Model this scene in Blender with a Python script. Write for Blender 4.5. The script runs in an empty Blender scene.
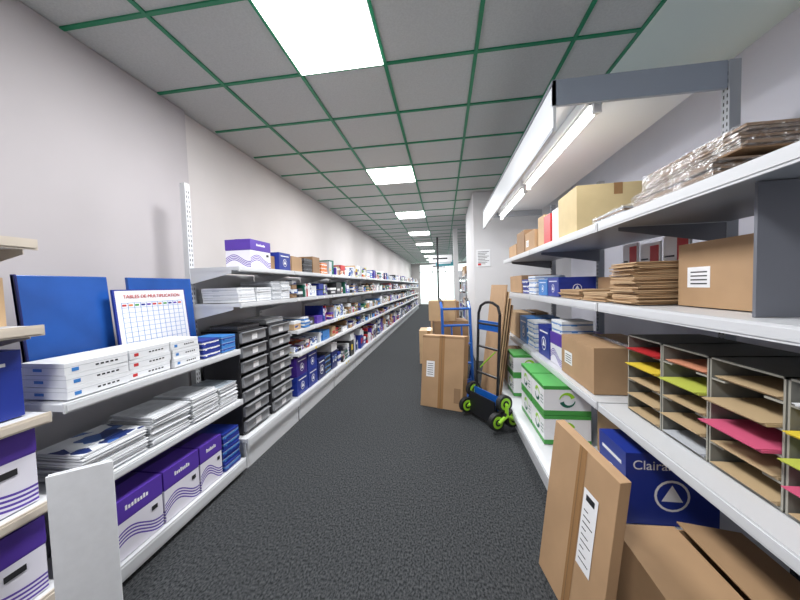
import bpy, math, random
from mathutils import Matrix, Vector, Euler
R=random.Random(7)
CH=1.30; CEIL=2.804; XL=-2.10; XR=2.02; YB=-1.6; YE=21.0
scn=bpy.context.scene
# ------------------------------------------------------------------ materials
MATS={}
def newmat(name):
    m=bpy.data.materials.new(name); m.use_nodes=True
    return m,m.node_tree,m.node_tree.nodes['Principled BSDF']
def mat(name,col,rough=.6,noise=0,nscale=20,bump=0,metal=0,emis=0):
    if name in MATS: return MATS[name]
    m,nt,b=newmat(name)
    c=(*col,1)
    b.inputs['Base Color'].default_value=c
    b.inputs['Roughness'].default_value=rough
    b.inputs['Metallic'].default_value=metal
    if emis:
        b.inputs['Emission Color'].default_value=c; b.inputs['Emission Strength'].default_value=emis
    if noise or bump:
        tc=nt.nodes.new('ShaderNodeTexCoord'); n=nt.nodes.new('ShaderNodeTexNoise')
        n.inputs['Scale'].default_value=nscale; n.inputs['Detail'].default_value=4
        nt.links.new(tc.outputs['Object'],n.inputs['Vector'])
        if noise:
            r=nt.nodes.new('ShaderNodeValToRGB')
            r.color_ramp.elements[0].position=.3; r.color_ramp.elements[1].position=.7
            r.color_ramp.elements[0].color=(*[max(0,x*(1-noise)) for x in col],1)
            r.color_ramp.elements[1].color=(*[min(1,x*(1+noise)) for x in col],1)
            nt.links.new(n.outputs['Fac'],r.inputs['Fac']); nt.links.new(r.outputs['Color'],b.inputs['Base Color'])
        if bump:
            bp=nt.nodes.new('ShaderNodeBump'); bp.inputs['Strength'].default_value=bump; bp.inputs['Distance'].default_value=.01
            nt.links.new(n.outputs['Fac'],bp.inputs['Height']); nt.links.new(bp.outputs['Normal'],b.inputs['Normal'])
    MATS[name]=m; return m
def sr(r,g,b):
    f=lambda x:((x/255+.055)/1.055)**2.4 if x>10 else x/255/12.92
    return (f(r),f(g),f(b))
def printed(name,cols,scale):
    m,nt,b=newmat(name); b.inputs['Roughness'].default_value=.35
    tc=nt.nodes.new('ShaderNodeTexCoord'); n=nt.nodes.new('ShaderNodeTexVoronoi'); n.inputs['Scale'].default_value=scale
    mp=nt.nodes.new('ShaderNodeMapping'); mp.inputs['Scale'].default_value=(1,1,1.8)
    nt.links.new(tc.outputs['Object'],mp.inputs[0]); nt.links.new(mp.outputs[0],n.inputs['Vector'])
    sp=nt.nodes.new('ShaderNodeSeparateColor'); nt.links.new(n.outputs['Color'],sp.inputs[0])
    r=nt.nodes.new('ShaderNodeValToRGB'); r.color_ramp.interpolation='CONSTANT'
    while len(r.color_ramp.elements)<len(cols): r.color_ramp.elements.new(.5)
    for i,c in enumerate(cols): r.color_ramp.elements[i].position=i/len(cols); r.color_ramp.elements[i].color=(*sr(*c),1)
    nt.links.new(sp.outputs[0],r.inputs['Fac']); nt.links.new(r.outputs[0],b.inputs['Base Color']); return m
pr1=printed('printed_pack_blue',[(225,228,232),(60,100,170),(225,228,232),(30,50,110)],22)
pr2=printed('printed_pack_warm',[(228,224,218),(190,120,70),(90,70,60),(228,224,218),(200,60,50)],20)
pr3=printed('printed_pack_dark',[(50,52,58),(110,112,118),(200,202,205),(40,40,46)],24)
pr4=printed('printed_pack_mixed',[(215,218,222),(120,150,90),(215,218,222),(200,180,70),(70,60,130)],18)
white=mat('white_paint',sr(228,228,228),.4)
shelfw=mat('shelf_white_metal',sr(206,208,211),.35)
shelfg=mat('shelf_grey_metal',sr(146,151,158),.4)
shelfd=mat('shelf_dark_grey_metal',sr(104,107,115),.45)
slot=mat('slot_black',(.01,.01,.01),.7)
wood=mat('shelf_edge_beige',sr(198,188,174),.5,.05,8)
paperw=mat('paper_white',sr(218,220,223),.7,.03,30)
paperg=mat('paper_grey',sr(178,182,188),.7,.05,30)
purple=mat('purple_print',sr(84,54,158),.4)
purpled=mat('purple_dark_print',sr(58,36,120),.4)
blue=mat('blue_print',sr(30,50,138),.4)
blued=mat('navy_print',sr(18,30,92),.4)
bluel=mat('light_blue_print',sr(58,122,190),.4)
card=mat('cardboard',sr(168,136,102),.75,.07,6,.05)
cardd=mat('cardboard_dark',sr(138,109,80),.75,.08,6,.05)
cardl=mat('cardboard_light',sr(186,156,120),.75,.05,6,.05)
cream=mat('cream_carton',sr(196,176,132),.7,.05,8)
tape=mat('brown_tape',sr(150,114,76),.22)
seam=mat('carton_seam',sr(78,58,40),.8)
label=mat('label_white',sr(228,228,230),.5)
ink=mat('ink_black',(.015,.015,.018),.5)
red=mat('red_print',sr(184,42,46),.45)
orange=mat('orange_print',sr(206,116,54),.45)
yellow=mat('yellow_paper',sr(220,194,58),.6)
ygreen=mat('yellowgreen_paper',sr(184,192,80),.6)
pink=mat('pink_paper',sr(204,88,122),.6)
salmon=mat('salmon_paper',sr(210,142,110),.6)
buff=mat('buff_paper',sr(184,160,124),.6)
green=mat('green_print',sr(66,150,66),.45)
lime=mat('lime_plastic',sr(150,205,50),.35)
teal=mat('dark_green_print',sr(20,94,76),.45)
charcoal=mat('charcoal_plastic',sr(46,46,50),.4)
drawerg=mat('drawer_grey_plastic',sr(140,142,146),.35)
rubber=mat('black_rubber',(.012,.012,.013),.6)
steelblue=mat('blue_enamel',sr(22,86,168),.3)
chrome=mat('steel_tube',sr(150,152,156),.3,metal=.7)
blackm=mat('black_enamel',sr(28,28,32),.35)
sorter=mat('sorter_grey_board',sr(116,116,110),.7,.05,15)
sorterd=mat('sorter_edge',sr(150,148,138),.7)
wrapc=mat('wrapped_kraft_grey',sr(128,108,90),.7,.1,10)
def wave_mat():
    m,nt,b=newmat('white_purple_wave_box'); b.inputs['Roughness'].default_value=.4
    N=nt.nodes.new; L=nt.links.new
    tc=N('ShaderNodeTexCoord'); sp=N('ShaderNodeSeparateXYZ'); L(tc.outputs['UV'],sp.inputs[0])
    def mth(op,a,bb=None,c=None):
        n=N('ShaderNodeMath'); n.operation=op
        for i,v in enumerate((a,bb,c)):
            if v is None: continue
            if isinstance(v,(int,float)): n.inputs[i].default_value=v
            else: L(v,n.inputs[i])
        return n.outputs[0]
    u,v=sp.outputs[0],sp.outputs[1]
    s=mth('MULTIPLY',mth('SINE',mth('MULTIPLY',u,5.0)),.13)
    w=mth('SUBTRACT',v,s)
    band=mth('MULTIPLY',mth('GREATER_THAN',w,.12),mth('LESS_THAN',w,.36))
    st=mth('GREATER_THAN',mth('FRACT',mth('MULTIPLY',w,17.0)),.5)
    fac=mth('MULTIPLY',band,st)
    top=mth('GREATER_THAN',v,.62)
    fac=mth('MAXIMUM',fac,top)
    mx=N('ShaderNodeMix'); mx.data_type='RGBA'
    L(fac,mx.inputs[0]); mx.inputs[6].default_value=(*sr(222,220,230),1); mx.inputs[7].default_value=(*sr(84,54,158),1)
    L(mx.outputs[2],b.inputs['Base Color']); return m
wavem=wave_mat()
def carpet_mat():
    m,nt,b=newmat('carpet'); b.inputs['Roughness'].default_value=.95; b.inputs['Specular IOR Level'].default_value=.1
    N=nt.nodes.new; L=nt.links.new
    tc=N('ShaderNodeTexCoord')
    n=N('ShaderNodeTexNoise'); n.inputs['Scale'].default_value=120; n.inputs['Detail'].default_value=5
    n2=N('ShaderNodeTexNoise'); n2.inputs['Scale'].default_value=1.1; n2.inputs['Detail'].default_value=3
    mp=N('ShaderNodeMapping'); mp.inputs['Scale'].default_value=(1,.6,1)
    L(tc.outputs['Object'],mp.inputs[0]); L(mp.outputs[0],n.inputs['Vector']); L(tc.outputs['Object'],n2.inputs['Vector'])
    r=N('ShaderNodeValToRGB'); r.color_ramp.elements[0].position=.34; r.color_ramp.elements[1].position=.70
    r.color_ramp.elements[0].color=(*sr(34,36,38),1); r.color_ramp.elements[1].color=(*sr(80,82,84),1)
    L(n.outputs['Fac'],r.inputs['Fac'])
    r2=N('ShaderNodeValToRGB'); r2.color_ramp.elements[0].color=(.84,.84,.84,1); r2.color_ramp.elements[1].color=(1,1,1,1)
    L(n2.outputs['Fac'],r2.inputs['Fac'])
    mx=N('ShaderNodeMix'); mx.data_type='RGBA'; mx.blend_type='MULTIPLY'; mx.inputs[0].default_value=1
    L(r.outputs[0],mx.inputs[6]); L(r2.outputs[0],mx.inputs[7]); L(mx.outputs[2],b.inputs['Base Color'])
    bp=N('ShaderNodeBump'); bp.inputs['Strength'].default_value=.3; bp.inputs['Distance'].default_value=.006
    L(n.outputs['Fac'],bp.inputs['Height']); L(bp.outputs[0],b.inputs['Normal']); return m
def film_mat():
    m,nt,b=newmat('clear_film'); N=nt.nodes.new; L=nt.links.new
    out=[n for n in nt.nodes if n.type=='OUTPUT_MATERIAL'][0]
    t=N('ShaderNodeBsdfTransparent'); g=N('ShaderNodeBsdfGlossy'); g.inputs['Roughness'].default_value=.25
    g.inputs['Color'].default_value=(.75,.77,.8,1)
    n=N('ShaderNodeTexNoise'); n.inputs['Scale'].default_value=14; n.inputs['Distortion'].default_value=2.5
    tc=N('ShaderNodeTexCoord'); L(tc.outputs['Object'],n.inputs['Vector'])
    bp=N('ShaderNodeBump'); bp.inputs['Strength'].default_value=1; bp.inputs['Distance'].default_value=.05
    L(n.outputs['Fac'],bp.inputs['Height']); L(bp.outputs[0],g.inputs['Normal'])
    mx=N('ShaderNodeMixShader'); mx.inputs[0].default_value=.2
    L(t.outputs[0],mx.inputs[1]); L(g.outputs[0],mx.inputs[2]); L(mx.outputs[0],out.inputs['Surface']); return m
film=film_mat()
# ------------------------------------------------------------------ mesh builder
class MB:
    def __init__(s): s.v=[];s.f=[];s.mi=[];s.uv=[];s.mats=[]
    def idx(s,m):
        if m not in s.mats: s.mats.append(m)
        return s.mats.index(m)
    def add(s,vs,fs,m,uvs=None,M=None):
        o=len(s.v)
        for p in vs: s.v.append(tuple(M@Vector(p)) if M else tuple(p))
        for k,f in enumerate(fs):
            s.f.append([o+i for i in f])
            s.mi.append(s.idx(m[k] if isinstance(m,list) else m))
            s.uv.append(uvs[k] if uvs else [(0,0),(1,0),(1,1),(0,1)][:len(f)] if len(f)<=4 else [(0,0)]*len(f))
    def box(s,x0,x1,y0,y1,z0,z1,m,top=None,M=None,bot=None):
        vs=[(x0,y0,z0),(x1,y0,z0),(x1,y1,z0),(x0,y1,z0),(x0,y0,z1),(x1,y0,z1),(x1,y1,z1),(x0,y1,z1)]
        fs=[(0,1,5,4),(1,2,6,5),(2,3,7,6),(3,0,4,7),(4,5,6,7),(3,2,1,0)]
        s.add(vs,fs,[m]*4+[top or m,bot or m],None,M)
    def cyl(s,p0,p1,r,m,n=12,r1=None):
        p0=Vector(p0);p1=Vector(p1);d=(p1-p0).normalized()
        a=d.orthogonal().normalized();b=d.cross(a); r1=r if r1 is None else r1
        vs=[p0+(a*math.cos(2*math.pi*i/n)+b*math.sin(2*math.pi*i/n))*r for i in range(n)]+[p1+(a*math.cos(2*math.pi*i/n)+b*math.sin(2*math.pi*i/n))*r1 for i in range(n)]
        fs=[(i,(i+1)%n,n+(i+1)%n,n+i) for i in range(n)]+[tuple(range(n-1,-1,-1)),tuple(range(n,2*n))]
        s.add(vs,fs,m)
    def tube(s,pts,r,m,n=8):
        for a,b in zip(pts[:-1],pts[1:]): s.cyl(a,b,r,m,n)
    def extr(s,poly,axis,a,b,m):
        n=len(poly)
        def P(p,t):
            return (t,p[0],p[1]) if axis=='x' else (p[0],t,p[1]) if axis=='y' else (p[0],p[1],t)
        vs=[P(p,a) for p in poly]+[P(p,b) for p in poly]
        fs=[(i,(i+1)%n,n+(i+1)%n,n+i) for i in range(n)]+[tuple(range(n-1,-1,-1)),tuple(range(n,2*n))]
        s.add(vs,fs,m)
    def hexa(s,b,t,m):
        s.add(list(b)+list(t),[(0,1,5,4),(1,2,6,5),(2,3,7,6),(3,0,4,7),(4,5,6,7),(3,2,1,0)],m)
    def finish(s,name,bevel=0,smooth=False,parent=None,fix=True):
        c=Vector([ (min(v[i] for v in s.v)+max(v[i] for v in s.v))/2 for i in range(3)])
        me=bpy.data.meshes.new(name); me.from_pydata([tuple(Vector(v)-c) for v in s.v],[],s.f)
        for m in s.mats: me.materials.append(m)
        for p,i in zip(me.polygons,s.mi): p.material_index=i
        uvl=me.uv_layers.new(name='UVMap'); k=0
        for u in s.uv:
            for q in u: uvl.data[k].uv=q; k+=1
        me.validate(); me.update()
        if fix:
            import bmesh
            bm=bmesh.new(); bm.from_mesh(me); bmesh.ops.recalc_face_normals(bm,faces=bm.faces); bm.to_mesh(me); bm.free()
        o=bpy.data.objects.new(name,me); o.location=c; scn.collection.objects.link(o)
        if bevel:
            b=o.modifiers.new('bevel','BEVEL'); b.width=bevel; b.segments=2; b.limit_method='ANGLE'
        return o
def text(s,body,loc,rot,size,m,parent,align='CENTER'):
    cu=bpy.data.curves.new('lettering','FONT'); cu.body=body; cu.size=size; cu.align_x=align; cu.align_y='CENTER'; cu.extrude=.0004
    cu.materials.append(m); o=bpy.data.objects.new(s,cu); scn.collection.objects.link(o)
    o.location=loc; o.rotation_euler=[math.radians(a) for a in rot]
    o.parent=parent; o.matrix_parent_inverse=Matrix.Translation(parent.location).inverted()
    return o
RX=(90,0,90); RNX=(90,0,-90); RNY=(90,0,0)
# ------------------------------------------------------------------ room
wallnear=mat('wall_beige_painted_shade',sr(182,177,179),.85,.03,2)  # near stretch of left wall: its dimmer light is painted in as darker beige
wallfar=mat('wall_paint_beige',sr(204,199,197),.85,.03,2)
wallr=mat('wall_paint_lilac_grey',sr(200,201,212),.85,.03,2)
plaster=mat('plaster_white',sr(226,240,233),.85)
tilem=mat('ceiling_tile_mineral',sr(196,199,197),.95,.06,90,.15)
gridm=mat('ceiling_grid_green',sr(20,132,90),.4)
baseb=mat('baseboard_grey',sr(120,118,116),.6)
def slab(name,x0,x1,y0,y1,z0,z1,m):
    b=MB(); b.box(x0,x1,y0,y1,z0,z1,m); return b.finish(name)
slab('floor',XL-.3,XR+.2,YB-.1,YE+.1,-.1,0,carpet_mat())
slab('wall_left',XL-.2,XL,YB,2.38,0,CEIL,wallnear)
slab('wall_left',XL-.2,XL-.03,2.38,YE,0,CEIL,wallfar)
slab('wall_right',XR,XR+.2,YB,YE,0,CEIL,wallr)
slab('wall_back',XL-.2,XR+.2,YB-.1,YB,0,CEIL,wallfar)
slab('ceiling',XL-.2,1.22,YB,YE,CEIL+.006,CEIL+.1,tilem)
slab('ceiling',1.22,XR+.2,YB,YE,CEIL,CEIL+.1,plaster)
slab('baseboard_left',XL,XL+.012,YB,2.38,0,.09,baseb)
b=MB()
b.box(XL-.2,-1.6,YE,YE+.12,0,CEIL,wallfar); b.box(1.6,XR+.2,YE,YE+.12,0,CEIL,wallfar)
b.box(-1.6,1.6,YE,YE+.12,2.7,CEIL,wallfar)
b.finish('wall_end')
b=MB()
for x in (-1.6,-.75,.1,.85,1.55): b.box(x,x+.05,YE+.02,YE+.08,0,2.7,white)
for z in (0,2.15,2.65): b.box(-1.6,1.6,YE+.02,YE+.08,z,z+.05,white)
b.finish('window_1')
slab('street_ground',-6,6,YE+.12,YE+8,-.1,0,mat('paving',sr(190,194,190),.9))
b=MB()
gx=[-.3575+.6*k for k in range(-2,3)]
gy=[2.1406+.6*k for k in range(-6,32)]
for x in gx: b.box(x-.012,x+.012,YB,YE,CEIL-.004,CEIL+.006,gridm)
b.box(1.21,1.232,YB,YE,CEIL-.004,CEIL+.006,gridm)
for y in gy:
    if YB<y<YE: b.box(XL,1.22,y-.012,y+.012,CEIL-.0035,CEIL+.006,gridm)
b.finish('trim_ceiling_grid')
ledm=mat('led_panel_diffuser',(1,1,1),.5,emis=6)
for j in range(-1,8):
    y0=1.5406+2.4*j
    b=MB(); b.box(-.945,-.37,y0+.012,y0+.588,CEIL-.012,CEIL-.004,ledm)
    b.box(-.95,-.365,y0+.008,y0+.592,CEIL-.006,CEIL+.005,white)
    b.finish('ceiling_light_panel')
    la=bpy.data.lights.new('panel_light','AREA'); la.energy=46; la.size=.56; la.color=(.985,.99,1)
    lo=bpy.data.objects.new('panel_light',la); lo.location=(-.657,y0+.3,CEIL-.02); scn.collection.objects.link(lo)
slab('wall_partition',.51,XR,5.3,7.0,0,CEIL,mat('partition_paint',sr(200,200,202),.85,.02,2))
b=MB(); b.box(.55,.77,5.290,5.2995,1.58,1.86,paperw)
for i in range(9): b.box(.57,.75-.03*(i%3),5.289,5.2905,1.82-.025*i,1.828-.025*i,ink)
b.box(.57,.62,5.2885,5.2905,1.60,1.635,red); b.finish('wall_notice')
b=MB(); b.box(.28,.40,8.6,8.72,0,CEIL,white); b.box(.27,.41,8.59,8.73,0,.1,baseb); b.finish('pillar')
b=MB(); b.box(.45,.57,12.0,12.12,0,CEIL,white); b.box(.44,.58,11.99,12.13,0,.1,baseb); b.finish('pillar')
b=MB(); b.cyl((-.17,10,0),(-.17,10,CEIL),.03,blackm,12); b.cyl((-.17,10,0),(-.17,10,.02),.12,blackm,16); b.finish('support_post')
signm=mat('sign_blue_green',sr(60,140,150),.5)
for (x,y,w,m) in [(-.1,12.5,.9,label),(.1,15.2,.9,signm),(-.3,17.6,.8,label)]:
    b=MB(); b.box(x-w/2,x+w/2,y-.01,y+.01,2.2,2.48,m); b.box(x-w/2-.01,x+w/2+.01,y-.013,y+.013,2.19,2.2,shelfg)
    b.box(x-w*.35,x+w*.3,y-.0115,y-.01,2.31,2.37,ink if m is label else label)
    for s in (-.4,.4): b.cyl((x+s*w,y,2.48),(x+s*w,y,CEIL),.004,chrome,6)
    b.finish('hanging_sign')
# ------------------------------------------------------------------ shelving left
def shelf_board(b,xf,xb,y0,y1,z,lipm=None,under=None,th=.026,lip=.034):
    lipm=lipm or shelfw; s=1 if xf>xb else -1
    xa,xc=sorted((xf,xb)); b.box(xa,xc,y0+.004,y1-.004,z-th,z,shelfw,bot=under or shelfw)
    xa,xc=sorted((xf,xf+s*.008)); b.box(xa,xc,y0+.004,y1-.004,z-lip,z+.004,lipm)
    xa,xc=sorted((xf+s*.008,xf+s*.011)); b.box(xa,xc,y0+.012,y1-.012,z-lip*.8,z-lip*.1,lipm)
def brackets(b,xf,xb,y0,y1,z,m,th=.026):
    for y in (y0+.006,y1-.009):
        b.extr([(xb,z-th),(xb+(xf-xb)*.86,z-th),(xb+(xf-xb)*.86,z-th-.02),(xb,z-th-.09)],'y',y,y+.003,m)
def post(b,x0,x1,y,h,m,holes=1):
    b.box(x0,x1,y-.022,y+.022,0,h,m)
    xs=x1 if holes>0 else x0
    z=.3
    while z<h-.04:
        for dy in (-.010,.010):
            b.box(xs-.001,xs+.001,y+dy-.0028,y+dy+.0028,z,z+.018,slot)
        z+=.035
XF=-1.44; XB=-1.82
def bayL(y0,y1,levels,base,ph,lipm=None,panel=1.0,postend=False):
    b=MB()
    post(b,-1.86,XB,y0+.024,ph,shelfw)
    if postend: post(b,-1.86,XB,y1-.024,ph,shelfw)
    b.box(-1.866,-1.861,y0+.05,y1,.05,panel,shelfw)
    for z in levels:
        shelf_board(b,XF,XB,y0,y1,z,lipm); brackets(b,XF,XB,y0,y1,z,lipm if lipm else shelfw)
    shelf_board(b,XF+.0,XB,y0,y1,base,lipm,lip=min(base-.02,.07))
    if base>.15: b.box(XF-.02,XF-.012,y0+.01,y1-.01,.0,base-.02,shelfw)
    for y in (y0+.03,y1-.05):
        b.box(XB,XF-.01,y,y+.02,.03,base-.026,shelfw)
        b.cyl((XF-.03,y+.01,0),(XF-.03,y+.01,.03),.018,rubber); b.cyl((XB+.03,y+.01,0),(XB+.03,y+.01,.03),.018,rubber)
    return b.finish('shelving_unit')
NB=[1.50,1.195,.876,.56,.23]
bayL(-.1,.93,NB[:4],NB[4],1.60,lipm=wood,panel=1.47,postend=True)
A,B_,C_=.887,.528,.10
bayL(.96,2.0,[A,B_],C_,.95,panel=.86)
M1,M2,M3,M4,MBs=1.473,1.21,.887,.66,.22
bayL(2.02,2.85,[M1,M2],MBs,2.086,panel=1.44)
bays=[(2.855+i*1.0,3.85+i*1.0) for i in range(15)]
for (a,c) in bays: bayL(a,c,[M1,M2,M3,M4],MBs,1.52,panel=1.44)
# ------------------------------------------------------------------ product helpers
def rotM(cx,cy,ang): return Matrix.Translation((cx,cy,0))@Matrix.Rotation(math.radians(ang),4,'Z')@Matrix.Translation((-cx,-cy,0))
def carton(name,x0,x1,y0,y1,z0,z1,m=card,ang=0,lab=None,tapeaxis='y'):
    b=MB(); M=rotM((x0+x1)/2,(y0+y1)/2,ang) if ang else None
    b.box(x0,x1,y0,y1,z0,z1,m,M=M); e=.0012
    cx,cy=(x0+x1)/2,(y0+y1)/2
    if tapeaxis=='y':
        b.box(cx-.002,cx+.002,y0-e/2,y1+e/2,z1-.001,z1+e*.6,seam,M=M)
        b.box(cx-.025,cx+.025,y0-e,y1+e,z1,z1+e,tape,M=M)
        for yy in (y0,y1):
            b.box(cx-.025,cx+.025,yy-e,yy+e,z1-.07,z1+e,tape,M=M)
    else:
        b.box(x0-e,x1+e,cy-.025,cy+.025,z1,z1+e,tape,M=M)
        for xx in (x0,x1): b.box(xx-e,xx+e,cy-.025,cy+.025,z1-.07,z1+e,tape,M=M)
    h=z1-z0
    if lab=='-y':
        b.box(x0+.12*(x1-x0),x0+.45*(x1-x0),y0-e,y0,z0+.35*h,z0+.75*h,label,M=M)
        for i in range(3): b.box(x0+.15*(x1-x0),x0+.4*(x1-x0),y0-e*1.5,y0-e,z0+(.42+.1*i)*h,z0+(.45+.1*i)*h,ink,M=M)
    if lab=='-x':
        b.box(x0-e,x0,y0+.62*(y1-y0),y0+.88*(y1-y0),z0+.3*h,z0+.62*h,label,M=M)
        for i in range(4): b.box(x0-e*1.5,x0-e,y0+.65*(y1-y0),y0+.84*(y1-y0),z0+(.35+.06*i)*h,z0+(.37+.06*i)*h,ink,M=M)
    return b.finish(name,bevel=.003)
def wavebox(x0,x1,y0,y1,z0,z1,ang=0):
    b=MB(); M=rotM((x0+x1)/2,(y0+y1)/2,ang) if ang else None
    b.box(x0+.002,x1-.002,y0+.002,y1-.002,z0,z1-.002,wavem,M=M)
    b.box(x0,x1,y0,y1,z0+(z1-z0)*.64,z1,purple,purple,M=M)
    b.box((x0+x1)/2-.02,(x0+x1)/2+.02,y0-.0005,y1+.0005,z1,z1+.001,purpled,M=M)
    yc=(y0+y1)/2; h=z1-z0; e=.0008
    # brand-like lettering as small blocks on aisle side
    for k in range(8):
        ya=yc+(-.22+.055*k)*(y1-y0); b.box(x1,x1+e,ya,ya+.038*(y1-y0),z0+h*.79,z0+h*(.85 if k%3 else .87),label,M=M)
    b.box(x1,x1+e,yc+.26*(y1-y0),yc+.38*(y1-y0),z0+h*.44,z0+h*.52,ink,M=M)
    return b.finish('paper_box',bevel=.002)
def bluebox(x0,x1,y0,y1,z0,z1,m=blue,face='+x'):
    b=MB(); h=z1-z0; e=.001
    b.box(x0,x1,y0,y1,z0,z1-.001,m); b.box(x0-.001,x1+.001,y0-.001,y1+.001,z0+h*.72,z1,m)
    def disc(o,ax,r,mm,n=20,off=0,ph=0):
        pts=[(o[0]+r*math.cos(2*math.pi*i/n+ph),o[1]+r*math.sin(2*math.pi*i/n+ph)) for i in range(n)]
        if ax=='+x': b.extr(pts,'x',x1,x1+e+off,mm)
        elif ax=='-x': b.extr(pts,'x',x0-e-off,x0,mm)
        else: b.extr(pts,'y',y0-e-off,y0,mm)
    for ax in (face,'-y'):
        c=((y0+y1)/2,z0+h*.42) if ax!='-y' else ((x0+x1)/2,z0+h*.42)
        r=h*.22; disc(c,ax,r,label); disc(c,ax,r*.86,m,off=.0004); disc(c,ax,r*.7,label,n=3,off=.0008,ph=math.pi/2)
        w=((y1-y0) if ax!='-y' else (x1-x0))*.36
        q=[(c[0]-w,z0+h*.78),(c[0]+w,z0+h*.78),(c[0]+w,z0+h*.83),(c[0]-w,z0+h*.83)]
        if ax=='+x': b.extr(q,'x',x1+.001,x1+.002,label)
        elif ax=='-x': b.extr(q,'x',x0-.002,x0-.001,label)
    return b.finish('paper_box',bevel=.002)
def packstack(name,x0,x1,y0,y1,z,n,h,m,accent=None,jit=.006,band=True):
    b=MB()
    for i in range(n):
        dx,dy=R.uniform(-jit,jit),R.uniform(-jit,jit)
        za=z+i*h; M=rotM((x0+x1)/2,(y0+y1)/2,R.uniform(-1.5,1.5))
        b.box(x0+dx,x1+dx,y0+dy,y1+dy,za+.0006,za+h-.0006,m,M=M)
        b.box(x0+dx-.0005,x1+dx+.0005,y0+dy-.0005,y1+dy+.0005,za+h*.62,za+h*.66,paperg,M=M)
        if accent and band:
            b.box(x0+dx-.0007,x1+dx+.0007,y0+dy-.0007,y1+dy+.0007,za+h*.42,za+h*.58,accent,M=M)
        if accent:
            b.box(x0+dx-.001,x1+dx+.001,y0+dy+(y1-y0)*.10,y0+dy+(y1-y0)*.20,za+h*.25,za+h*.55,accent,M=M)
            for q in range(5): b.box(x0+dx-.001,x1+dx+.001,y0+dy+(y1-y0)*(.45+.08*q),y0+dy+(y1-y0)*(.50+.08*q),za+h*.34,za+h*.48,ink if not band else accent,M=M)
            b.box(x0+dx+(x1-x0)*.3,x0+dx+(x1-x0)*.5,y0+dy-.001,y0+dy,za+h*.3,za+h*.55,accent,M=M)
    return b.finish(name,bevel=.0015)
def sheetstack(name,x0,x1,y0,y1,z,h,top,n=None,m=paperw,jit=.008):
    b=MB(); n=n or int(h/.006); t=h/n
    for i in range(n):
        dx,dy=R.uniform(-jit,jit),R.uniform(-jit,jit)
        b.box(x0+dx,x1+dx,y0+dy,y1+dy,z+i*t,z+i*t+t*.82,m if i%5 else paperg,top if i==n-1 else m,M=rotM((x0+x1)/2,(y0+y1)/2,R.uniform(-2,2)))
    b.box(x0+.02,x1-.06,y0+.03,y1-.03,z+h-.001,z+h+.0005,top)
    return b.finish(name)
# ------------------------------------------------------------------ near-left bay goods
z=NB[3]+.005
wavebox(-1.78,-1.47,.45,.90,z,z+.285); wavebox(-1.78,-1.47,-.05,.42,z,z+.285)
z=NB[4]+.005
wavebox(-1.78,-1.46,.42,.90,z,z+.27); wavebox(-1.78,-1.46,-.08,.38,z,z+.27)
z=NB[2]+.005
bluebox(-1.78,-1.49,.60,.89,z,z+.235); bluebox(-1.78,-1.49,.10,.55,z,z+.22,blued)
z=NB[1]+.005
carton('small_carton',-1.77,-1.52,.50,.88,z,z+.17,cardl); carton('small_carton',-1.77,-1.5,.05,.42,z,z+.15,card)
z=NB[0]+.005
b=MB(); b.box(-1.76,-1.56,.50,.72,z,z+.012,charcoal); b.extr([(-1.74,z+.012),(-1.6,z+.012),(-1.66,z+.06),(-1.74,z+.06)],'y',.52,.70,charcoal)
b.box(-1.655,-1.605,.54,.68,z+.03,z+.034,drawerg); b.finish('desk_calculator',.003)
b=MB()
p=[(-1.392,.875),(-1.268,.985)]; d=Vector((p[1][0]-p[0][0],p[1][1]-p[0][1],0)).normalized(); nrm=Vector((d.y,-d.x,0))
for i,(off,hh) in enumerate([(0,.672),(.011,.667),(.022,.675)]):
    a=Vector((p[0][0],p[0][1],0))+nrm*off; c=Vector((p[1][0],p[1][1],0))+nrm*off+d*(.004*i)
    q=[a,c,c-nrm*.008,a-nrm*.008]; b.hexa([tuple(v) for v in q],[tuple(v+Vector((0,0,hh))) for v in q],paperw if i!=1 else paperg)
b.finish('foam_board_pack',.001)
# ------------------------------------------------------------------ second bay
z=A+.005
def leanpanel(xb,y0,y1,z0,z1,lean,m,th=.02):
    b=MB(); b.hexa([(xb,y0,z0),(xb+th,y0,z0),(xb+th,y1,z0),(xb,y1,z0)],[(xb-lean,y0,z1),(xb-lean+th,y0,z1),(xb-lean+th,y1,z1),(xb-lean,y1,z1)],m)
    return b
ib=mat('portfolio_blue',sr(36,84,162),.25,.16,5)
b=leanpanel(-1.765,1.065,1.43,z,1.395,.04,ib)
b.hexa([(-1.765,1.065,z),(-1.742,1.065,z),(-1.742,1.075,z),(-1.765,1.075,z)],[(-1.805,1.065,1.398),(-1.782,1.065,1.398),(-1.782,1.075,1.398),(-1.805,1.075,1.398)],blued)
b.finish('blue_portfolio',.003)
b=leanpanel(-1.775,1.54,1.985,z,1.395,.03,ib); b.finish('blue_portfolio',.003)
YO=.045
b=leanpanel(-1.70,1.36+YO,1.82+YO,z,1.325,.04,blue,.012)
x0=-1.70+.012; H=1.325-z
def PX(zz): return x0-.04*(zz-z)/H
def strip(y0,y1,za,zb,m,o):
    y0+=YO;y1+=YO
    b.hexa([(PX(za)+o-.001,y0,za),(PX(za)+o,y0,za),(PX(za)+o,y1,za),(PX(za)+o-.001,y1,za)],[(PX(zb)+o-.001,y0,zb),(PX(zb)+o,y0,zb),(PX(zb)+o,y1,zb),(PX(zb)+o-.001,y1,zb)],m)
strip(1.37,1.81,z+.01,1.318,label,.0012)
for i in range(12):
    y=1.395+i*.0355; strip(y,y+.0022,z+.03,1.252,bluel,.002)
for i in range(13):
    zz=1.252-i*.027; strip(1.395,1.788,zz-.0018,zz,bluel,.002)
for i in range(11): strip(1.40+i*.0355,1.422+i*.0355,1.233,1.243,[red,orange,green,blue,purple][i%5],.0024)
pl=b.finish('multiplication_poster')
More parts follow.
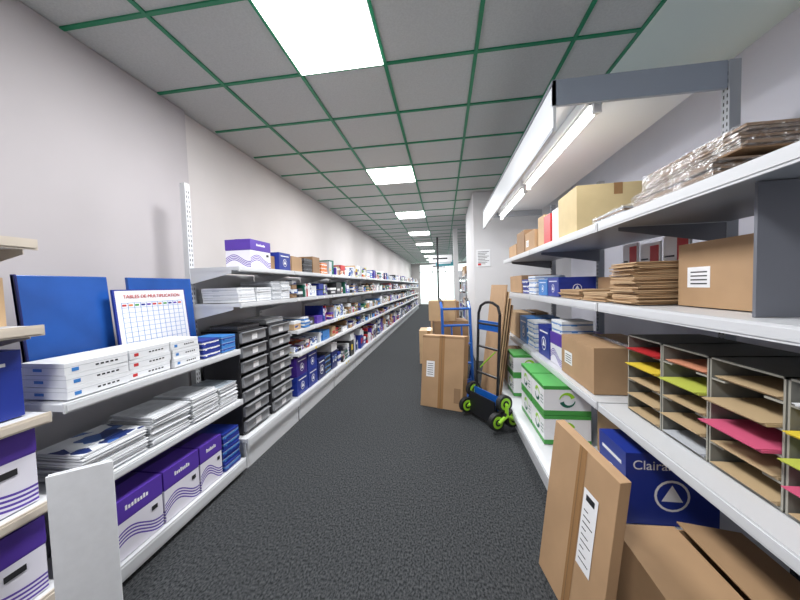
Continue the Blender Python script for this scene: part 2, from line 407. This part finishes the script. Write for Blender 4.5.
text('poster_title','TABLES DE MULTIPLICATION',(PX(1.285)+.004,1.59+YO,1.285),RX,.028,red,pl)
for (y0,y1,n,acc,xx0,xx1) in [(1.00,1.24,3,bluel,-1.68,-1.46),(1.25,1.47,3,red,-1.68,-1.47),(1.48,1.66,3,bluel,-1.66,-1.46)]:
    packstack('envelope_box_stack',xx0,xx1,y0,y1,z,n,.048,paperw,acc,.005,band=False)
packstack('envelope_box_stack',-1.66,-1.46,1.69,1.83,z,3,.036,blue,label,.003)
packstack('envelope_box_stack',-1.66,-1.46,1.85,1.98,z,3,.036,bluel,blue,.003)
z=B_+.005
cat1=mat('catalogue_cover',sr(150,160,170),.35,.4,14)
cat2=mat('catalogue_cover_pale',sr(205,208,212),.35,.2,14)
for (y0,y1,h,t) in [(1.03,1.30,.12,pr1),(1.33,1.56,.15,cat2),(1.58,1.78,.16,cat2),(1.80,1.97,.14,cat1)]:
    sheetstack('catalogue_stack',-1.70,-1.46,y0,y1,z,h,t)
z=C_+.005
wavebox(-1.76,-1.455,1.10,1.36,z,z+.27); wavebox(-1.76,-1.455,1.37,1.60,z,z+.27,0); wavebox(-1.76,-1.455,1.61,1.79,z,z+.27)
packstack('paper_ream_stack',-1.70,-1.46,1.81,1.97,z,5,.05,blue,bluel,.003)
def drawer_tower(y0,y1,z0,z1,n=8):
    b=MB(); x0,x1=-1.80,-1.50
    b.box(x0,x1,y0,y0+.008,z0,z1,charcoal); b.box(x0,x1,y1-.008,y1,z0,z1,charcoal)
    b.box(x0,x0+.008,y0,y1,z0,z1,charcoal); b.box(x0,x1,y0,y1,z1-.01,z1,charcoal); b.box(x0,x1,y0,y1,z0,z0+.012,charcoal)
    h=(z1-z0)/n
    for i in range(n):
        za=z0+i*h+.012
        b.box(x0+.01,x1+.008,y0+.01,y1-.01,za,za+.010,charcoal)
        b.box(x1+.0,x1+.022,y0+.012,y1-.012,za+.010,za+h-.030,drawerg)
        b.extr([(x1+.014,za+h-.034),(x1+.040,za+h-.026),(x1+.040,za+h-.020),(x1+.010,za+h-.022)],'y',y0+.012,y1-.012,drawerg)
        b.box(x1+.0222,x1+.0235,(y0+y1)/2-.035,(y0+y1)/2+.035,za+.02,za+h-.045,label)
        b.box(x0+.02,x1,y0+.014,y1-.014,za+.012,za+h-.03,charcoal)
    return b.finish('drawer_tower',.002)
z=MBs+.005
drawer_tower(2.07,2.40,z,1.0,7); drawer_tower(2.46,2.80,z,1.0,7)
packstack('label_box_stack',-1.75,-1.52,2.10,2.36,1.002,1,.035,charcoal,None); sheetstack('paper_stack',-1.76,-1.52,2.48,2.76,1.002,.05,paperw)
z=M1+.005
wavebox(-1.68,-1.465,2.22,2.50,z,z+.22)
carton('small_carton',-1.70,-1.50,2.515,2.62,z,z+.12,card); bluebox(-1.72,-1.465,2.635,2.84,z,z+.16,blue)
z=M2+.005
packstack('paper_ream_stack',-1.76,-1.47,2.06,2.26,z,3,.036,paperw,paperg); packstack('paper_ream_stack',-1.76,-1.47,2.28,2.48,z,3,.036,paperw,paperg)
packstack('envelope_box_stack',-1.76,-1.47,2.50,2.64,z,4,.04,paperg,paperw); packstack('envelope_box_stack',-1.76,-1.47,2.66,2.82,z,4,.04,paperw,paperg)
palette=[paperw,paperw,paperw,paperg,paperg,card,cardl,cardd,blue,blued,purple,charcoal,charcoal,red,bluel,teal,label,pr1,pr2,pr3,pr4,pr1,pr2]
def goods(b,y0,y1,z,maxh,style):
    y=y0+.03
    while y<y1-.06:
        t=R.random(); w=R.uniform(.08,.22); w=min(w,y1-.02-y)
        if w<.04: break
        xf=XF-R.uniform(.02,.06); xb=xf-R.uniform(.2,.3); h=maxh*R.uniform(.35,1.0)
        m=R.choice(palette if style!='base' else [blue,blued,charcoal,paperw,purple,pr3,card,pr1])
        if t<.4:
            b.box(xb,xf,y,y+w,z,z+h,m); b.box(xb-.001,xf+.001,y-.001,y+w+.001,z+h*.7,z+h+.001,R.choice([m,m,label,paperw]))
            b.box(xf,xf+.0015,y+w*.15,y+w*R.uniform(.5,.85),z+h*.25,z+h*R.uniform(.35,.6),R.choice([label,m,paperg,pr1,yellow,red]))
            if R.random()<.4: b.box(xf,xf+.0018,y+w*.2,y+w*.7,z+h*.3,z+h*.33,ink)
        elif t<.75:
            n=R.randint(2,6); t2=h/n; m2=R.choice(palette)
            for i in range(n):
                d=R.uniform(-.008,.008); b.box(xb+d,xf+d,y+.004+abs(d),y+w-.004,z+i*t2,z+i*t2+t2*.93,m if i%2 else m2)
        else:
            yy=y
            while yy<y+w-.018:
                tt=R.uniform(.018,.04); hh=h*R.uniform(.75,1.0); mm=R.choice(palette)
                b.box(xb,xf-R.uniform(0,.01),yy,yy+tt*.92,z,z+hh,mm); b.box(xf-.001,xf+.001,yy+tt*.2,yy+tt*.7,z+hh*.6,z+hh*.8,label); yy+=tt
        # price ticket on lip
        if R.random()<.6: b.box(XF+.0115,XF+.0125,y+.01,y+.05,z-.033,z-.010,R.choice([label,label,yellow,label]))
        y+=w+R.uniform(.005,.05)
for k,(a,c) in enumerate(bays):
    for (z,mh,st) in [(M1,.21,'top'),(M2,.18,'mid'),(M3,.20,'mid'),(M4,.14,'mid'),(MBs,.36,'base')]:
        if k==0 and st in('base','top'): continue
        b=MB(); goods(b,a,c,z+.005,mh,st); b.finish('assorted_stationery')
z=M1+.005
carton('small_carton',-1.74,-1.48,2.90,3.12,z,z+.15,card); packstack('binder_box_stack',-1.74,-1.47,3.15,3.36,z,3,.05,charcoal,None)
carton('small_carton',-1.74,-1.48,3.40,3.60,z,z+.19,cardd); packstack('label_box_stack',-1.72,-1.47,3.63,3.82,z,3,.045,orange,label)
z=MBs+.005
for (y0,y1) in [(2.88,3.12),(3.14,3.38)]:
    bluebox(-1.76,-1.47,y0,y1,z,z+.19,blue); bluebox(-1.76,-1.47,y0,y1,z+.192,z+.38,purpled if y0<3 else blue)
bluebox(-1.76,-1.47,3.41,3.62,z,z+.25,blued)
packstack('binder_box_stack',-1.76,-1.48,3.64,3.83,z,4,.06,charcoal,bluel)
# ------------------------------------------------------------------ right shelving
S1,S2,S3,SB=1.60,1.175,.635,.18
XFr,XBr,XBF=.82,1.42,.58
ybs=[.35,1.79,3.10,4.40]
for i in range(3):
    y0,y1=ybs[i],ybs[i+1]-.006
    b=MB()
    post(b,XBr,XBr+.05,y0+.024,2.366 if i==1 else 2.2 if i==2 else 1.62,shelfg,-1)
    if i==2: post(b,XBr,XBr+.05,y1-.024,2.3,shelfg,-1)
    for z in (S1,S2,S3):
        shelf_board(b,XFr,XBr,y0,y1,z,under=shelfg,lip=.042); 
        for y in (y0+.006,(y0+y1)/2 if i==0 else y1-.012):
            b.extr([(XBr,z-.026),(XFr+.10,z-.026),(XFr+.10,z-.045),(XBr,z-.13)],'y',y,y+.004,shelfd)
    ya=1.45 if i==0 else y0
    shelf_board(b,XBF,XBr,ya,y1,SB,lip=.06)
    b.box(XBF+.03,XBF+.04,ya+.01,y1-.01,0,SB-.03,shelfw)
    b.box(XBF+.03,XBr,y1-.04,y1-.02,0,SB-.03,shelfw)
    if i==0:
        b.box(.905,XBr,1.045,1.055,S2+.001,S1-.03,shelfd)
        b.box(XBF+.03,XBr,ya+.02,ya+.04,0,SB-.03,shelfw)
    b.finish('shelving_unit')
fasc=mat('canopy_fascia_white',sr(204,208,212),.4)
arm=mat('canopy_arm_blue_grey',sr(140,149,162),.4)
b=MB(); y0,y1=1.80,4.75
b.box(.60,.615,y0,y1,2.10,2.365,fasc); b.box(.596,.60,y0,y1,2.10,2.12,shelfg); b.box(.596,.60,y0,y1,2.345,2.368,shelfd)
b.box(.615,1.417,y0+.03,y1,2.335,2.35,fasc)
b.box(.60,1.417,y0,y0+.02,2.235,2.368,arm)
b.box(.60,1.417,y1-.02,y1,2.255,2.368,shelfg)
b.finish('shelf_canopy')
tubem=mat('fluorescent_tube',(1,1,1),.4,emis=10)
for (ya,yb) in [(1.86,3.28),(3.36,4.70)]:
    b=MB(); b.box(.80,.90,ya,yb,2.275,2.334,white); b.box(.815,.885,ya+.03,yb-.03,2.262,2.275,white)
    b.cyl((.85,ya+.03,2.238),(.85,yb-.03,2.238),.017,tubem,14)
    b.box(.83,.87,ya+.005,ya+.03,2.21,2.28,white); b.box(.83,.87,yb-.03,yb-.005,2.21,2.28,white); b.finish('fluorescent_light')
    la=bpy.data.lights.new('tube_light','AREA'); la.shape='RECTANGLE'; la.size=.05; la.size_y=yb-ya-.1; la.energy=9; la.color=(.985,.99,1)
    lo=bpy.data.objects.new('tube_light',la); lo.location=(.85,(ya+yb)/2,2.215); scn.collection.objects.link(lo)
z=S1+.005
def wrapped(name,x0,x1,y0,y1,z0,h,m,n):
    b=MB(); t=h/n
    for i in range(n):
        j=lambda:R.uniform(-.008,.008)
        b.box(x0+.01+j(),x1-.01+j(),y0+.01+j(),y1-.01+j(),z0+i*t,z0+i*t+t*.8,m if i%3 else cardd,M=rotM((x0+x1)/2,(y0+y1)/2,R.uniform(-2,2)))
    N=10; vs=[];fs=[]
    for i in range(N+1):
        for k in range(N+1):
            ex=min(i,N-i,k,N-k); vs.append((x0+(x1-x0)*i/N,y0+(y1-y0)*k/N,z0+h+.004+R.uniform(0,.012)-(.015 if ex==0 else 0)))
    for i in range(N):
        for k in range(N): fs.append((i*(N+1)+k,(i+1)*(N+1)+k,(i+1)*(N+1)+k+1,i*(N+1)+k+1))
    b.add(vs,fs,film)
    ring=[(i,0) for i in range(N)]+[(N,k) for k in range(N)]+[(N-i,N) for i in range(N)]+[(0,N-k) for k in range(N)]
    top=[vs[i*(N+1)+k] for i,k in ring]; low=[(p[0]+R.uniform(-.006,.006),p[1]+R.uniform(-.006,.006),z0+.001) for p in top]
    L=len(ring); b.add(top+low,[(i,(i+1)%L,L+(i+1)%L,L+i) for i in range(L)],film)
    return b.finish(name)
wrapped('wrapped_envelope_bundle',.86,1.24,1.14,1.58,z,.075,wrapc,8)
wrapped('wrapped_envelope_bundle',.92,1.34,1.12,1.60,z+.093,.075,wrapc,7)
wrapped('wrapped_envelope_bundle',.86,1.15,1.64,1.96,z,.05,paperg,5)
carton('cardboard_carton',.86,1.34,2.14,2.50,z,z+.30,cream,ang=-2)
carton('cardboard_carton',.88,1.15,2.54,2.68,z,z+.26,label,ang=0)
carton('cardboard_carton',.87,1.15,2.70,2.86,z,z+.25,red)
carton('cardboard_carton',.88,1.2,2.89,3.06,z,z+.28,cardl)
carton('cardboard_carton',.87,1.2,3.14,3.48,z,z+.20,card,lab='-x'); carton('cardboard_carton',.87,1.2,3.52,3.86,z,z+.26,cardd); carton('cardboard_carton',.87,1.2,3.90,4.30,z,z+.16,card)
z=S2+.005
carton('cardboard_carton',1.02,1.36,1.09,1.52,z,z+.26,card,lab='-x')
def kraft(name,x0,x1,y0,y1,z,h,m=cardl): 
    b=MB(); n=int(h/.0075); t=h/n
    for i in range(n):
        j=lambda s=.012:R.uniform(-s,s)
        b.box(x0+j(),x1+j(),y0+j(),y1+j(),z+i*t,z+i*t+t*.75,m if i%3 else card,M=rotM((x0+x1)/2,(y0+y1)/2,R.uniform(-3,3)))
    return b.finish(name)
kraft('kraft_envelope_stack',.87,1.14,1.56,1.77,z,.20)
kraft('kraft_envelope_stack',.87,1.1,1.83,2.10,z,.05); kraft('kraft_envelope_stack',.87,1.1,2.14,2.50,z,.06)
carton('cardboard_carton',1.16,1.38,1.56,1.78,z,z+.20,cardd)
carton('cardboard_carton',1.14,1.4,1.84,2.5,z,z+.14,card)
b=MB()
for (y0,y1,hh) in [(1.86,2.06,.30),(2.09,2.28,.28),(2.31,2.48,.30)]:
    b.box(1.30,1.312,y0,y1,z+.145,z+.145+hh-.14+.06,label); b.box(1.299,1.30,y0+.01,y0+.09,z+.22,z+.145+hh-.10,red); b.box(1.299,1.30,y0+.11,y1-.01,z+.24,z+.25,ink)
b.finish('leaflet_display')
bluebox(.88,1.15,2.55,2.80,z,z+.15,blue,'-x'); bluebox(.88,1.15,2.82,3.06,z,z+.14,bluel,'-x')
packstack('paper_ream_stack',.88,1.15,3.15,3.4,z,4,.045,paperw,bluel); packstack('paper_ream_stack',.88,1.15,3.42,3.66,z,3,.05,blue,label); carton('cardboard_carton',.88,1.2,3.7,4.3,z,z+.2,card)
z=S3+.005
def sorter_unit(y0,y1,sheets):
    b=MB(); x0,x1=.92,1.24; h=.38; n=5; t=.006
    b.box(x0,x1,y0,y0+t,z,z+h,sorter); b.box(x0,x1,y1-t,y1,z,z+h,sorter); b.box(x1-t,x1,y0,y1,z,z+h,sorter); b.box(x0,x1,y0,y1,z+h-t,z+h,sorter); b.box(x0,x1,y0,y1,z,z+t,sorter)
    for i in range(1,n):
        zz=z+i*h/n
        cy=(y0+y1)/2; w=(y1-y0)/2-t
        pts=[(x1-t,y0+t),(x0,y0+t)]
        for k in range(9):
            a=math.pi*k/8; pts.append((x0+.045*math.sin(a),cy-w*.55*math.cos(a)))
        pts+= [(x0,y1-t),(x1-t,y1-t)]
        b.extr(pts,'z',zz,zz+.004,sorter)
        b.box(x0-.0006,x0,y0+t,cy-w*.55,zz-.001,zz+.005,sorterd); b.box(x0-.0006,x0,cy+w*.55,y1-t,zz-.001,zz+.005,sorterd)
    b.box(x0-.0008,x0,y0,y0+t,z,z+h,sorterd); b.box(x0-.0008,x0,y1-t,y1,z,z+h,sorterd); b.box(x0-.0008,x0,y0,y1,z+h-t,z+h,sorterd)
    for (lv,m,out) in sheets:
        zz=z+lv*h/n+.005+(.001 if lv==0 else 0)
        b.box(x0-out,x1-.03-out,y0+.016,y1-.016,zz,zz+.008,m)
        b.box(x0-out-.012,x1-.06-out,y0+.02,y1-.02,zz+.0085,zz+.0105,m)
    return b.finish('paper_sorter')
ys=[1.71,1.46,1.22,.97,.72,.47]
sh=[[(4,red,.01),(3,yellow,.015),(2,buff,.0),(1,buff,.005),(0,buff,0)],[(4,salmon,-.01),(3,ygreen,.02),(2,buff,.0),(1,buff,.01),(0,paperg,0)],[(4,buff,-.01),(3,buff,.03),(2,pink,.04),(1,buff,0),(0,buff,0)],[(4,paperw,0),(3,yellow,.02),(2,ygreen,.03),(1,pink,.02),(0,buff,0)],[(3,yellow,0),(2,pink,0)]]
for i in range(5): sorter_unit(ys[i+1]+.003,ys[i]-.003,sh[i])
carton('cardboard_carton',.85,1.25,1.90,2.42,z,z+.27,card,ang=-1,tapeaxis='y',lab='-x')
wavebox(.87,1.2,2.47,2.72,z,z+.25); bluebox(.87,1.2,2.74,3.04,z,z+.27,blue,'-x')
z2=z+.252
packstack('paper_ream_stack',.88,1.1,2.48,2.70,z2,2,.05,paperw,bluel)
packstack('paper_ream_stack',.87,1.15,3.14,3.42,z,6,.045,paperw,bluel); bluebox(.87,1.2,3.45,3.75,z,z+.28,bluel,'-x'); carton('cardboard_carton',.87,1.2,3.8,4.3,z,z+.3,cardl)
z=SB+.005
o=bluebox(.80,1.18,1.50,1.74,z,z+.33,blue,'-x')
text('box_lettering','Clairalfa',(.925,1.4965,z+.275),RNY,.06,label,o)
def greenbox(x0,x1,y0,y1,z0,z1):
    b=MB(); h=z1-z0
    b.box(x0,x1,y0,y1,z0,z1,label); b.box(x0-.001,x1+.001,y0-.001,y1+.001,z0+h*.0,z0+h*.16,green); b.box(x0-.001,x1+.001,y0-.001,y1+.001,z1-h*.12,z1+.001,green)
    for (ax,c) in (('y',((x0+x1)/2,z0+h*.52)),('x',((y0+y1)/2,z0+h*.52))):
        for s,mm in ((0,lime),(180,teal)):
            pts=[]; r=h*.26
            for k in range(10): a=math.radians(s+20+k*17); pts.append((c[0]+r*math.cos(a),c[1]+r*math.sin(a)))
            for k in range(9,-1,-1): a=math.radians(s+20+k*17); rr=r*(.45+.05*k); pts.append((c[0]+rr*math.cos(a),c[1]+rr*math.sin(a)))
            if ax=='y': b.extr(pts,'y',y0-.002,y0-.0005,mm)
            else: b.extr(pts,'x',x0-.002,x0-.0005,mm)
    for q in range(3): b.box(x0-.0015,x0-.0005,y0+.02,y0+.07,z0+h*(.35+.12*q),z0+h*(.38+.12*q),teal)
    return b.finish('paper_box',.002)
for i in range(2):
    greenbox(.66,.96,2.20,2.50,z+i*.205,z+.2+i*.205); greenbox(.66,.96,2.52,2.82,z+i*.205,z+.2+i*.205); greenbox(.66,.96,3.13,3.43,z+i*.205,z+.2+i*.205)
carton('cardboard_carton',.98,1.36,1.82,2.16,z,z+.3,card)
carton('cardboard_carton',.68,1.0,3.5,3.9,z,z+.35,card)
# ------------------------------------------------------------------ floor things, right foreground
P0=Vector((.405,1.45,0));P1=Vector((.47,1.05,0));up=Vector((.09,.03,.665)); up1=Vector((.09,.03,.63)); th=Vector((.04,.010,0))
b=MB(); b.hexa([P0,P1,P1+th,P0+th],[P0+up,P1+up1,P1+up1+th,P0+up+th],card)
def onb(u0,u1,v0,v1,m,o):
    n=-th.normalized()*o; q=[P0+(P1-P0)*u+(up+(up1-up)*u)*v+n for u,v in ((u0,v0),(u1,v0),(u1,v1),(u0,v1))]
    b.add([tuple(p) for p in q],[(0,1,2,3)],m)
onb(.46,.58,0.0,1.0,tape,.0008); onb(.5,.505,0,1,seam,.0012); onb(.60,.80,.36,.80,label,.0018)
for i in range(9): onb(.63,.77-.04*(i%3),.40+.035*i,.407+.035*i,ink,.0024)
onb(.64,.76,.74,.775,ink,.0024)
b.finish('flattened_carton',.002)
b=MB(); x0,x1,y0,y1,h=.66,1.12,.85,1.33,.30
b.box(x0,x1,y0,y0+.006,0,h,card); b.box(x0,x1,y1-.006,y1,0,h,card); b.box(x0,x0+.006,y0,y1,0,h,card); b.box(x1-.006,x1,y0,y1,0,h,card); b.box(x0,x1,y0,y1,0,.006,cardd)
b.hexa([(x0,y0,h),(x0,y1,h),(x0+.227,y1,h+.006),(x0+.227,y0,h+.006)],[(x0,y0,h+.005),(x0,y1,h+.005),(x0+.227,y1,h+.011),(x0+.227,y0,h+.011)],card)
b.hexa([(x1,y0,h),(x1,y1,h),(x1-.225,y1,h+.028),(x1-.225,y0,h+.022)],[(x1,y0,h+.005),(x1,y1,h+.005),(x1-.225,y1,h+.033),(x1-.225,y0,h+.027)],card)
b.finish('open_carton')
# ------------------------------------------------------------------ mid floor
def tallcarton():
    b=MB(); a=Vector((-.28,3.31,0)); c=Vector((.156,3.15,0)); d=(c-a).normalized(); n=Vector((-d.y,d.x,0)); lean=n*.07; t=n*.16; u=Vector((.02,0,.76))
    b.hexa([a,c,c+t,a+t],[a+u+lean,c+u+lean,c+t+u+lean-Vector((0,0,.015)),a+t+u+lean-Vector((0,0,.015))],card)
    def on(u0,u1,v0,v1,m,o): 
        b.add([tuple(a+(c-a)*p+(u+lean)*q-n*o) for p,q in ((u0,v0),(u1,v0),(u1,v1),(u0,v1))],[(0,1,2,3)],m)
    on(.42,.55,0,1,tape,.001); on(.48,.486,0,1,seam,.0015); on(.12,.32,.42,.64,label,.002)
    on(0,1,.965,.985,cardd,.001); on(.8,.95,.1,.3,cardd,.001)
    for i in range(6): on(.15,.29,.45+.03*i,.458+.03*i,ink,.003)
    b.finish('tall_carton',.004)
tallcarton()
carton('cardboard_carton',-.22,.20,4.25,4.65,0,.42,card); carton('cardboard_carton',-.16,.30,4.27,4.66,.425,.80,cardd,ang=6); carton('cardboard_carton',-.20,.16,4.28,4.6,.805,1.08,cardl,ang=-5)
carton('cardboard_carton',-.42,-.10,5.1,5.5,0,.55,cardl); carton('cardboard_carton',-.25,.2,5.7,6.1,0,.7,card); carton('cardboard_carton',-.1,.3,6.4,6.8,0,.95,cardd)
b=MB()
for i in range(4):
    o=Vector((.02*i,.01*i,0)); a=Vector((.44,4.0,0))+o; c=Vector((.475,3.24,0))+o; hh=Vector((.15,0,1.28-.07*i)); t=Vector((.012,0,0))
    b.hexa([a,c,c+t,a+t],[a+hh,c+hh,c+hh+t,a+hh+t],[card,cardl,card,cardd][i])
b.finish('cardboard_sheets')
# far display racks with boxes, right of the aisle
for (y0,y1) in [(9.2,11.2),(13.0,16.0)]:
    b=MB()
    for yy in (y0,y1): b.box(.62,.66,yy,yy+.04,0,1.6,shelfw); b.box(1.0,1.04,yy,yy+.04,0,1.6,shelfw)
    for z in (.2,.65,1.1,1.55): b.box(.62,1.04,y0,y1+.04,z-.025,z,shelfw)
    y=y0+.05
    for z in (.2,.65,1.1,1.55):
        y=y0+.05
        while y<y1-.3:
            w=R.uniform(.15,.35); b.box(.64,.95,y,y+w,z,z+R.uniform(.12,.34),R.choice(palette)); y+=w+.03
    b.finish('display_rack')
def place(o,x,y,ang): o.location=Matrix.Rotation(math.radians(ang),4,'Z')@o.location+Vector((x,y,0)); o.rotation_euler=(0,0,math.radians(ang))
b=MB()
def L(z): return .10+.12*z
for s in (-.17,.17):
    b.tube([(s,L(.08),.08),(s,L(1.0),1.0),(s,L(1.02)+.09,1.08)],.018,steelblue)
    b.tube([(s,L(.35),.35),(s,.30,.12)],.012,steelblue)
for zz in (.12,.35,.58,.80,1.0): b.cyl((-.17,L(zz),zz),(.17,L(zz),zz),.015,steelblue)
for s in (-.06,.06): b.cyl((s,L(.12),.12),(s,L(.8),.8),.010,steelblue)
b.cyl((-.20,.26,.11),(.20,.26,.11),.010,steelblue)
b.box(-.18,.18,-.08,L(0)+.01,.0,.012,steelblue); b.box(-.18,.18,L(0)-.0,L(0)+.012,.0,.14,steelblue)
for s in (-.17,.17): b.cyl((s,L(1.02)+.08,1.075),(s,L(1.02)+.2,1.115),.02,rubber)
for s in (-.215,.175):
    b.cyl((s,.26,.11),(s+.04,.26,.11),.11,rubber,24); b.cyl((s-.003,.26,.11),(s+.043,.26,.11),.06,steelblue,18)
o=b.finish('sack_truck',.0); place(o,.17,3.62,8)
b=MB()
for s in (-.15,.15):
    b.tube([(s,.0,.12),(s,.03,.62),(s,.05,1.02),(s*.8,.055,1.09),(s*.35,.055,1.12),(0,.055,1.125)],.013,blackm)
for zz,yy in ((.2,.005),(.45,.02),(.7,.035),(.92,.045)): b.cyl((-.15,yy,zz),(.15,yy,zz),.011,blackm)
b.box(-.17,.17,-.004,.004,.16,.30,steelblue); b.tube([(-.1,.02,.5),(.1,.035,.68)],.006,lime); b.box(-.155,.155,.04,.05,.86,.95,steelblue)
b.box(-.19,.19,-.004,0.012,.04,.17,blackm)
b.box(-.18,.18,-.05,-.042,.05,.26,blackm)
b.cyl((-.25,.02,.155),(.25,.02,.155),.012,chrome)
for s in (-.22,.22):
    c=Vector((s,.02,.155))
    for k in range(3):
        a=math.radians(90+120*k); w=c+Vector((0,math.cos(a)*.098,math.sin(a)*.098))
        w.z=max(w.z,.075)
        b.cyl(w-Vector((.022,0,0)),w+Vector((.022,0,0)),.074,rubber,24); b.cyl(w-Vector((.025,0,0)),w+Vector((.025,0,0)),.052,lime,20); b.cyl(w-Vector((.028,0,0)),w+Vector((.028,0,0)),.030,rubber,16); b.cyl(w-Vector((.030,0,0)),w+Vector((.030,0,0)),.014,lime,12)
        for q in (.034,-.034): b.cyl((s+q,c.y,c.z),(s+q,w.y,w.z),.016,lime,8)
    b.cyl((s-.045,c.y,c.z),(s+.045,c.y,c.z),.03,rubber,14)
o=b.finish('stair_climbing_truck'); place(o,.365,2.93,-59)
# ------------------------------------------------------------------ world + camera
w=bpy.data.worlds.new('World'); scn.world=w; w.use_nodes=True
w.node_tree.nodes['Background'].inputs[0].default_value=(.86,1,.96,1); w.node_tree.nodes['Background'].inputs[1].default_value=2.2
F,ps,th_,ro=310.25,.141,.0451,.0298
f=Vector((-math.sin(ps)*math.cos(th_),math.cos(ps)*math.cos(th_),-math.sin(th_))); r=Vector((math.cos(ps),math.sin(ps),0)); u=r.cross(f)
r2=r*math.cos(ro)-u*math.sin(ro); u2=r*math.sin(ro)+u*math.cos(ro)
cd=bpy.data.cameras.new('camera'); cam=bpy.data.objects.new('camera',cd); scn.collection.objects.link(cam)
cd.sensor_width=36; cd.lens=F/800*36; cd.clip_start=.02; cd.clip_end=100
cam.matrix_world=Matrix(((r2.x,u2.x,-f.x,0),(r2.y,u2.y,-f.y,0),(r2.z,u2.z,-f.z,CH),(0,0,0,1)))
scn.camera=cam
scn.view_settings.view_transform='Standard'
scn.view_settings.exposure=.28
